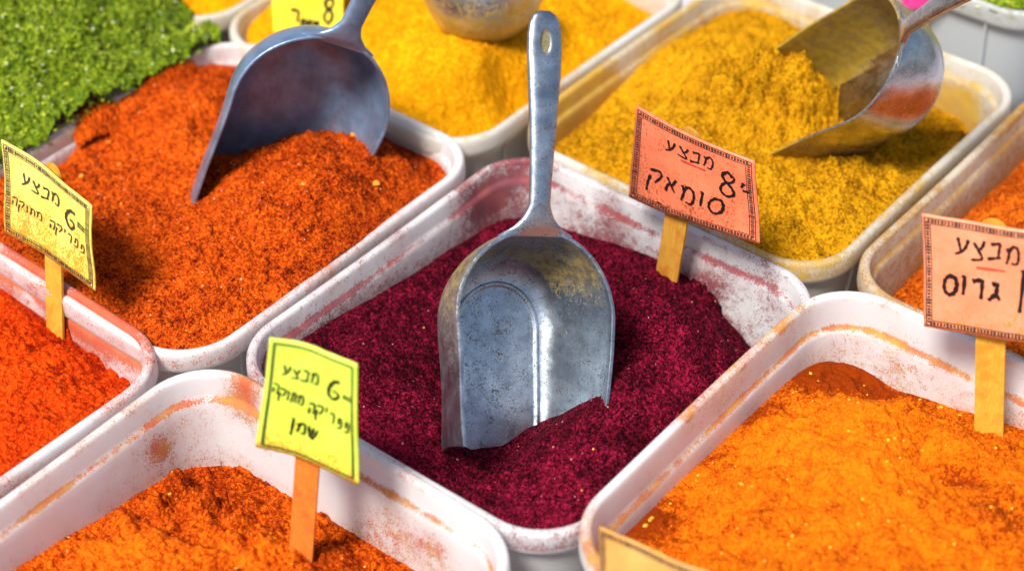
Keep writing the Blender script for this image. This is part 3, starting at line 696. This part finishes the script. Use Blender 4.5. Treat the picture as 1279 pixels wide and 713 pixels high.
# round ladle far behind, its bowl half sunk in the turmeric
def build_ladle(pos, r, mat):
    root = empty('round_ladle', pos); root.rotation_euler = (math.radians(-48), 0, 0)
    tag(root, 'blurred round ladle bowl dusted yellow, sunk in the turmeric at the top edge', 'ladle')
    V, F = [], []; n, m = 48, 18
    for j in range(m+1):
        ph = math.pi/2*j/m
        for i in range(n):
            an = 2*math.pi*i/n; V.append((r*math.cos(ph)*math.cos(an), r*math.cos(ph)*math.sin(an), -r*.92*math.sin(ph)))
    for j in range(m):
        for i in range(n): F.append((j*n+i, (j+1)*n+i, (j+1)*n+(i+1) % n, j*n+(i+1) % n))
    st = [.12+.55*max(0, -v[2]/r)+.2*mnoise.noise(Vector(v)*60) for v in V]
    o = mesh_obj('bowl', V, F, mat, root, True, {'stain': st})
    sl = o.modifiers.new('thick', 'SOLIDIFY'); sl.thickness = .002; sl.offset = 0
    V, F = [], []
    path = [(0, r*.96, -.004), (0, r*1.04, .012), (0, r*1.15, .05), (0, r*1.5, .12), (0, r*1.9, .19)]
    for (x, y, z) in path:
        for k in range(12):
            an = 2*math.pi*k/12; V.append((x+.008*math.cos(an), y+.0025*math.sin(an), z))
    for i in range(len(path)-1):
        for k in range(12): F.append((i*12+k, i*12+(k+1) % 12, (i+1)*12+(k+1) % 12, (i+1)*12+k))
    F += [tuple(range(11, -1, -1)), tuple(len(V)-12+k for k in range(12))]
    mesh_obj('handle', V, F, mat, root, True, {'stain': [.1]*len(V)})
pb = atz(604, -16, .060)
build_ladle((pb.x, pb.y, pb.z), .047, metal_b)

# ------------------------------------------------------------------ price cards
G = {
 'mem': [[(0,.1),(.22,.42),(.12,1)],[(.2,.35),(.45,.05),(.8,.12),(.95,.5),(.9,1),(.5,1)]],
 'bet': [[(.1,.1),(.75,.08),(.86,.3),(.82,.95)],[(0,.97),(1,.95)]],
 'tsadi': [[(.08,.1),(.45,.45),(.92,.95),(.05,.98)],[(.9,.02),(.78,.36),(.5,.5)]],
 'ayin': [[(.12,.1),(.32,.5),(.5,.82)],[(.9,.05),(.82,.5),(.5,.84),(.08,1.08)]],
 'samekh': [[(.3,.08),(.75,.06),(.98,.4),(.85,.82),(.45,.98),(.1,.8),(.04,.4),(.3,.08),(.45,.02)]],
 'vav': [[(.3,.08),(.55,.08),(.45,1)]],
 'alef': [[(.1,.05),(.9,.95)],[(.85,.05),(.62,.5)],[(.2,.98),(.22,.65),(.4,.36)]],
 'qof': [[(0,.15),(.75,.02),(.95,.3),(.55,.85)],[(.1,.5),(.02,1.0),(.08,1.5)]],
 'gimel': [[(.2,.1),(.6,.12),(.62,.65),(.95,1)],[(.6,.65),(.1,1)]],
 'resh': [[(.1,.1),(.7,.08),(.88,.3),(.85,1)]],
 'kaf': [[(.1,.1),(.75,.1),(.92,.5),(.75,.92),(.1,.95)]],
 'nunf': [[(.4,-.1),(.6,.0),(.45,1.5)]],
 'shin': [[(0,.1),(.2,.85),(.6,.95),(1,.1)],[(.52,.1),(.4,.88)]],
 'pe': [[(.2,.55),(.42,.5),(.35,.12),(.8,.1),(.98,.5),(.8,.95),(.1,.95)]],
 'yod': [[(.35,.05),(.6,.1),(.5,.45)]],
 'he': [[(.05,.1),(.9,.08),(.9,1)],[(.25,.45),(.18,1)]],
 'tav': [[(.1,.08),(.85,.08),(.9,1)],[(.3,.1),(.25,.9),(.0,1)]],
 '8': [[(.75,.12),(.4,.0),(.12,.2),(.35,.42),(.75,.6),(.85,.85),(.5,1.02),(.12,.86),(.25,.58),(.7,.36),(.8,.16),(.62,.04)]],
 '6': [[(.85,.02),(.4,.12),(.1,.5),(.12,.85),(.5,1.0),(.85,.8),(.75,.6),(.4,.62)]],
 '=': [[(0,.3),(1,.22)],[(.05,.75),(1,.65)]],
 '-': [[(0,.45),(1,.55)]], "'": [[(.6,0),(.3,.9)]],
 '_': [[(0,.4),(1,.6)]],
}
def smooth_line(pts, k=5):
    if len(pts) < 3: 
        a, b = pts[0], pts[-1]; return [(a[0]+(b[0]-a[0])*i/k, a[1]+(b[1]-a[1])*i/k) for i in range(k+1)]
    out = []; P = [pts[0]]+list(pts)+[pts[-1]]
    for i in range(1, len(P)-2):
        for j in range(k):
            t = j/k; p0, p1, p2, p3 = P[i-1], P[i], P[i+1], P[i+2]
            out.append(tuple(.5*((2*p1[d])+(-p0[d]+p2[d])*t+(2*p0[d]-5*p1[d]+4*p2[d]-p3[d])*t*t+(-p0[d]+3*p1[d]-3*p2[d]+p3[d])*t**3) for d in (0, 1)))
    out.append(pts[-1]); return out

def price_card(corners, base, stick_u, label, cmat, ink, brd, wood, text, bulge=(.004, 0), red=None, dust=lambda u, v: .05, seed=0, rag=.012, stick_w=.0185, brd_in=.022, brd_w=.042, twist=0, sticktop=.05):
    P = [Vector(c) for c in corners]; org = Vector(base)
    root = empty('price_sign', org); tag(root, label, 'price sign', 'handwritten price signs stuck in the spices')
    W = (P[1]-P[0]).length; Hh = (P[3]-P[0]).length
    nrm = (P[3]-P[0]).cross(P[1]-P[0]).normalized()
    if nrm.y > 0: nrm = -nrm
    rng = random.Random(seed)
    def S_(u, v, off=0):
        p = P[0]*(1-u)*(1-v)+P[1]*u*(1-v)+P[2]*u*v+P[3]*(1-u)*v
        b = bulge[0]*math.sin(math.pi*u)+bulge[1]*math.sin(math.pi*v)*math.cos(math.pi*u) + twist*(u-.5)*(v-.5) + .0008*math.sin(u*9+seed)*math.sin(v*7+seed)
        return p + nrm*(b+off) - org
    # card
    n, m = 36, 28; V, F, st = [], [], []
    def edge(t): return rag*.25*mnoise.noise(Vector((t*9+seed*3, seed, 0)))
    th = .0011
    for side in (0, 1):
        for j in range(m+1):
            for i in range(n+1):
                u, v = i/n, j/m
                uu = u + (edge(v) if i in (0, n) else 0); vv = v + (edge(u+5) if j in (0, m) else 0)
                # clipped corners
                V.append(S_(uu, vv, -th*side)); st.append(max(0, dust(u, v)+.2*mnoise.noise(Vector((u*7+seed, v*6, 1))))*(1 if side == 0 else .6))
    sz = (n+1)*(m+1)
    for j in range(m):
        for i in range(n):
            q = j*(n+1)+i; F.append((q, q+n+1, q+n+2, q+1)); F.append((sz+q, sz+q+1, sz+q+n+2, sz+q+n+1))
    per = [i for i in range(n+1)]+[j*(n+1)+n for j in range(1, m+1)]+[m*(n+1)+i for i in range(n-1, -1, -1)]+[j*(n+1) for j in range(m-1, 0, -1)]
    for k in range(len(per)):
        a_, b_ = per[k], per[(k+1) % len(per)]; F.append((a_, b_, sz+b_, sz+a_))
    mesh_obj('card', V, F, cmat, root, True, {'stain': st})
    # printed border: double rule with a chain of small marks
    if brd:
        V, F = [], []
        def strip(u0, v0, u1, v1, w, off=.0003, k=24):
            du, dv = (u1-u0)*W, (v1-v0)*Hh; L = math.hypot(du, dv); px, py = -dv/L*w/2, du/L*w/2
            q = len(V)
            for i in range(k+1):
                t = i/k; u = u0+(u1-u0)*t; v = v0+(v1-v0)*t
                V.append(S_(u+px/W, v+py/Hh, off)); V.append(S_(u-px/W, v-py/Hh, off))
            for i in range(k): F.append((q+2*i, q+2*i+1, q+2*i+3, q+2*i+2))
        for ins, w in ((brd_in, .0006), (brd_in+brd_w, .0005)):
            ui, vi = ins, ins*W/Hh
            c4 = [(ui, vi), (1-ui, vi), (1-ui, 1-vi), (ui, 1-vi)]
            for k in range(4): strip(*c4[k], *c4[(k+1) % 4], w)
        im = brd_in+brd_w/2; ui, vi = im, im*W/Hh
        c4 = [(ui, vi), (1-ui, vi), (1-ui, 1-vi), (ui, 1-vi)]
        for k in range(4):
            (a0, b0), (a1, b1) = c4[k], c4[(k+1) % 4]; L = math.hypot((a1-a0)*W, (b1-b0)*Hh); nn = int(L/.0021)
            for i in range(nn):
                t0, t1 = (i+.12)/nn, (i+rng.uniform(.6, .9))/nn
                strip(a0+(a1-a0)*t0, b0+(b1-b0)*t0, a0+(a1-a0)*t1, b0+(b1-b0)*t1, W*brd_w*rng.uniform(.45, .75), .00035, 1)
        mesh_obj('printed_border', V, F, brd, root, False)
    def write(items, mat, name):
        V, F = [], []
        for (g, x, y, w, h, pw) in items:
            jr = rng.uniform(-.16, .16)
            for line in G[g]:
                pts = smooth_line([(x+(a+.20*(1-b))*w*(1+.05*rng.uniform(-1, 1)), y+(b+jr*(a-.5))*h*(1+.05*rng.uniform(-1, 1))) for a, b in line])
                q = len(V); k = len(pts)
                for i, (u, v) in enumerate(pts):
                    a, b = pts[max(i-1, 0)], pts[min(i+1, k-1)]; du, dv = (b[0]-a[0])*W, (b[1]-a[1])*Hh; L = math.hypot(du, dv)+1e-9
                    ww = pw*1.75*(1.15-.45*i/k)*(.75+.45*math.sin(i*.9+x*40)**2)/2; ox, oy = -dv/L*ww/W, du/L*ww/Hh
                    V.append(S_(u+ox, v+oy, .0006)); V.append(S_(u-ox, v-oy, .0006))
                for i in range(k-1): F.append((q+2*i, q+2*i+1, q+2*i+3, q+2*i+2))
        mesh_obj(name, V, F, mat, root, False)
    write(text, ink, 'handwriting')
    if red: write(red, red_ink, 'red_underline')
    # wooden stick behind the card
    b0 = Vector((0, 0, 0)); t0 = S_(stick_u, -sticktop, -.0022)
    ax = (t0-b0); Ls = ax.length; ax.normalize(); b0 = b0-ax*.058
    side = ax.cross(nrm).normalized(); nn = side.cross(ax).normalized()
    if nn.dot(nrm) < 0: nn = -nn
    sv, sf = [], []; K = 12; tot = Ls+.058
    outline = [(-1, 0), (1, 0)] + [(math.cos(math.pi*i/K), tot-stick_w/2+math.sin(math.pi*i/K)*stick_w/2) for i in range(K+1)]
    mid_off = -.0024
    for zz in (mid_off, mid_off-.0018):
        for (a, y) in outline: sv.append(b0+side*(a*stick_w/2)+ax*y+nn*zz)
    k = len(outline); sf.append(tuple(range(k))); sf.append(tuple(range(2*k-1, k-1, -1)))
    for i in range(k): sf.append((i, (i+1) % k, k+(i+1) % k, k+i))
    st = mesh_obj('wooden_stick', sv, sf, wood, root, False)
    return root

ink = plain_mat('marker_ink', (.012, .010, .012), .35); ink_soft = plain_mat('faded_ink', (.035, .035, .02), .5)
red_ink = plain_mat('red_marker', (.55, .05, .03), .5)
bd_dark = plain_mat('border_print', (.05, .03, .025), .5); bd_green = plain_mat('green_border_print', (.05, .08, .03), .5)
wood_o = wood_mat('orange_stained_wood', (.62, .30, .03), (.50, .17, .01)); wood_r = wood_mat('red_stained_wood', (.72, .20, .015), (.60, .12, .01)); wood_y = wood_mat('yellow_stained_wood', (.70, .38, .03), (.62, .25, .015))

def row(word, x0, x1, y, h, pw, dy=0):
    nar = ('vav', 'yod', 'nunf'); tot = sum(.55 if g in nar else 1 for g in word); w = (x1-x0)/tot; x = x0; out = []
    for i, g in enumerate(word):
        k = .55 if g in nar else 1
        out.append((g, x, y+dy*i/len(word)+random.uniform(-.012, .012), w*k*.76, h*random.uniform(.92, 1.08), pw)); x += w*k
    return out
SALE = ['ayin', 'tsadi', 'bet', 'mem']
c3 = [[0.0869, 1.0197, 0.105], [0.1579, 0.9572, 0.1009], [0.166, 0.9462, 0.043], [0.0819, 1.0189, 0.0273]]
m3 = card_mat('orange_pink_card', (.80, .17, .075), (.86, .23, .11), (.38, .07, .02))
price_card(c3, (.1090, .9925, -.012), .47, 'orange-pink price card with a handwritten 8, standing in the maroon powder', m3, ink, bd_dark, wood_o,
    row(SALE, .29, .70, .16, .13, .0009)+row(['qof', 'alef', 'mem', 'vav', 'samekh'], .15, .78, .57, .18, .0012, .03)+[('8', .72, .24, .13, .28, .0013), ("'", .88, .30, .05, .07, .0012), ('-', .90, .38, .05, .03, .0012), ('-', .24, .90, .04, .02, .0009)],
    red=[('_', .40, .315, .2, .02, .0008)], bulge=(.004, 0), twist=.006, dust=lambda u, v: .24+.30*max(0, v-.5)+.25*max(0, .3-u), seed=3, sticktop=.02)
c1 = [[-0.3396, 1.0029, 0.0979], [-0.2705, 0.9356, 0.0912], [-0.2765, 0.9259, 0.0281], [-0.3499, 0.9948, 0.0247]]
m1 = card_mat('yellow_card', (.80, .70, .10), (.84, .76, .17), (.72, .33, .03))
price_card(c1, (-.3166, .9556, -.006), .45, 'yellow price card at the left edge, its lower half dusted orange', m1, ink_soft, bd_dark, wood_y,
    row(SALE, .2, .62, .20, .13, .0009)+row(['he', 'qof', 'vav', 'tav', 'mem'], .08, .42, .54, .09, .0006)+row(['he', 'qof', 'yod', 'resh', 'pe', 'pe'], .48, .92, .53, .10, .0007)+[('6', .66, .24, .13, .22, .0014), ('=', .82, .30, .1, .08, .0010)],
    bulge=(-.003, 0), dust=lambda u, v: .22+.8*max(0, v-.35)+.5*max(0, .25-u), seed=5, sticktop=.02)
c2 = [[-0.1372, 0.7734, 0.1193], [-0.0876, 0.7538, 0.1145], [-0.0915, 0.7398, 0.0323], [-0.1525, 0.7645, 0.0419]]
m2 = card_mat('lime_card', (.58, .78, .06), (.64, .84, .09), (.75, .38, .03))
price_card(c2, (-.134, .7459, -.045), .45, 'lime-green price card in the bottom left tub, in front of the maroon powder', m2, ink, bd_green, wood_r,
    row(SALE, .16, .56, .20, .09, .0007, .02)+row(['he', 'qof', 'vav', 'tav', 'mem'], .08, .42, .40, .085, .0006, .03)+row(['he', 'qof', 'yod', 'resh', 'pe', 'pe'], .45, .92, .46, .09, .0007, .05)+row(['nunf', 'mem', 'shin'], .28, .58, .68, .10, .0008)+[('6', .64, .20, .15, .17, .0011), ('=', .82, .28, .10, .05, .0007)],
    bulge=(-.004, .0), dust=lambda u, v: .06+.9*max(0, v-.74)/.26*.8, seed=8, sticktop=-.1, stick_w=.0155, brd_in=.05, brd_w=.018)
c4 = [[0.2589, 0.9067, 0.0961], [0.3347, 0.8622, 0.1128], [0.3435, 0.8434, 0.0385], [0.2671, 0.8877, 0.0182]]
c4 = [[v[0]*.962, v[1]*.962, .8+(v[2]-.8)*.962] for v in c4]
m4 = card_mat('salmon_card', (.80, .25, .12), (.84, .33, .18), (.66, .24, .03))
price_card(c4, (.3101*.962, .8521*.962, -.013), .5, 'salmon-pink price card cut by the right edge, above the bright orange powder', m4, ink, bd_dark, wood_y,
    row(SALE, .24, .72, .15, .15, .0011)+row(['samekh', 'vav', 'resh', 'gimel'], .15, .60, .48, .17, .0016)+[('nunf', .68, .40, .06, .22, .0016), ('8', .80, .4, .13, .3, .0016)],
    red=[('_', .38, .37, .2, .02, .0008)], bulge=(.003, 0), dust=lambda u, v: .12+1.3*max(0, v-.70), seed=11, sticktop=.02)
c5 = [[-0.1912, 1.3084, 0.0748], [-0.1318, 1.308, 0.0738], [-0.1344, 1.2835, 0.0009], [-0.1922, 1.2838, 0.0019]]
m5 = card_mat('bright_yellow_card', (.88, .72, .03), (.90, .78, .06), (.80, .5, .05))
price_card(c5, (-.1647, 1.2798, -.01), .5, 'bright yellow price card behind the tipped scoop, at the top edge', m5, ink, None, wood_y,
    [('8', .70, .62, .16, .26, .0016), ('resh', .22, .74, .14, .14, .0014)]+row(['mem', 'alef', 'shin'], .38, .66, .86, .08, .0013)+row(SALE, .2, .7, .2, .12, .001), bulge=(-.002, 0), seed=13)
c6 = [[0.0462, 0.686, 0.0536], [0.1022, 0.6406, 0.0644], [0.1002, 0.6237, 0.0096], [0.044, 0.6687, -0.0029]]
m6 = card_mat('cream_card', (.64, .30, .06), (.70, .38, .10), (.55, .20, .03))
price_card(c6, (.074, .6366, -.03), .5, 'cream-yellow price card at the bottom edge, only its top corner in view', m6, ink, bd_dark, wood_y,
    row(SALE, .45, .9, .5, .14, .0008), bulge=(.002, 0), seed=17, sticktop=-.05, dust=lambda u, v: .15)
# magenta card far behind the lying scoop
A7 = atz(1152, 72, -.02); r7 = ray(1143, 14); t7 = (A7.y-.004)/r7.y; q = Vector((0, 0, H))+r7*t7
c7 = [[q.x-.012, q.y+.010, q.z+.055], [q.x+.040, q.y+.004, q.z+.052], [q.x+.036, q.y, q.z+.004], [q.x-.010, q.y+.004, q.z]]
m7 = card_mat('magenta_card', (.80, .03, .22), (.85, .05, .28), (.7, .1, .2))
price_card(c7, tuple(A7), .35, 'magenta price card glimpsed behind the handle of the lying scoop', m7, ink, None, wood_y,
    row(SALE, .3, .8, .3, .14, .001), seed=19, stick_w=.007)

# ------------------------------------------------------------------ stall table
tm = plain_mat('table_laminate', (.52, .48, .54), .5, 0, .2, 12)
t0, t1 = 1.9, TABLE_Z
v = [(-t0, -.2, t1), (t0, -.2, t1), (t0, 3.2, t1), (-t0, 3.2, t1), (-t0, -.2, t1-.04), (t0, -.2, t1-.04), (t0, 3.2, t1-.04), (-t0, 3.2, t1-.04)]
tb = mesh_obj('table_surface', v, [(0, 1, 2, 3), (7, 6, 5, 4), (0, 4, 5, 1), (1, 5, 6, 2), (2, 6, 7, 3), (3, 7, 4, 0)], tm, None, False)
tag(tb, 'dark purplish stall table under the tubs', None, None, 'structure')
# block that lifts the far right tub
X = tubs['x']; e = mesh_obj('support_crate', [(sx*.125, sy*.14, z) for z in (TABLE_Z+.0005, .045-DEPTH-.0032) for sx, sy in ((-1, -1), (1, -1), (1, 1), (-1, 1))],
    [(3, 2, 1, 0), (4, 5, 6, 7), (0, 1, 5, 4), (1, 2, 6, 5), (2, 3, 7, 6), (3, 0, 4, 7)], plain_mat('crate_plastic', (.4, .42, .42), .5), None, False)
e.location = (X.cx, X.cy, 0); e.rotation_euler = (0, 0, TH)
tag(e, 'low grey crate under the raised tub in the top right corner', 'crate')
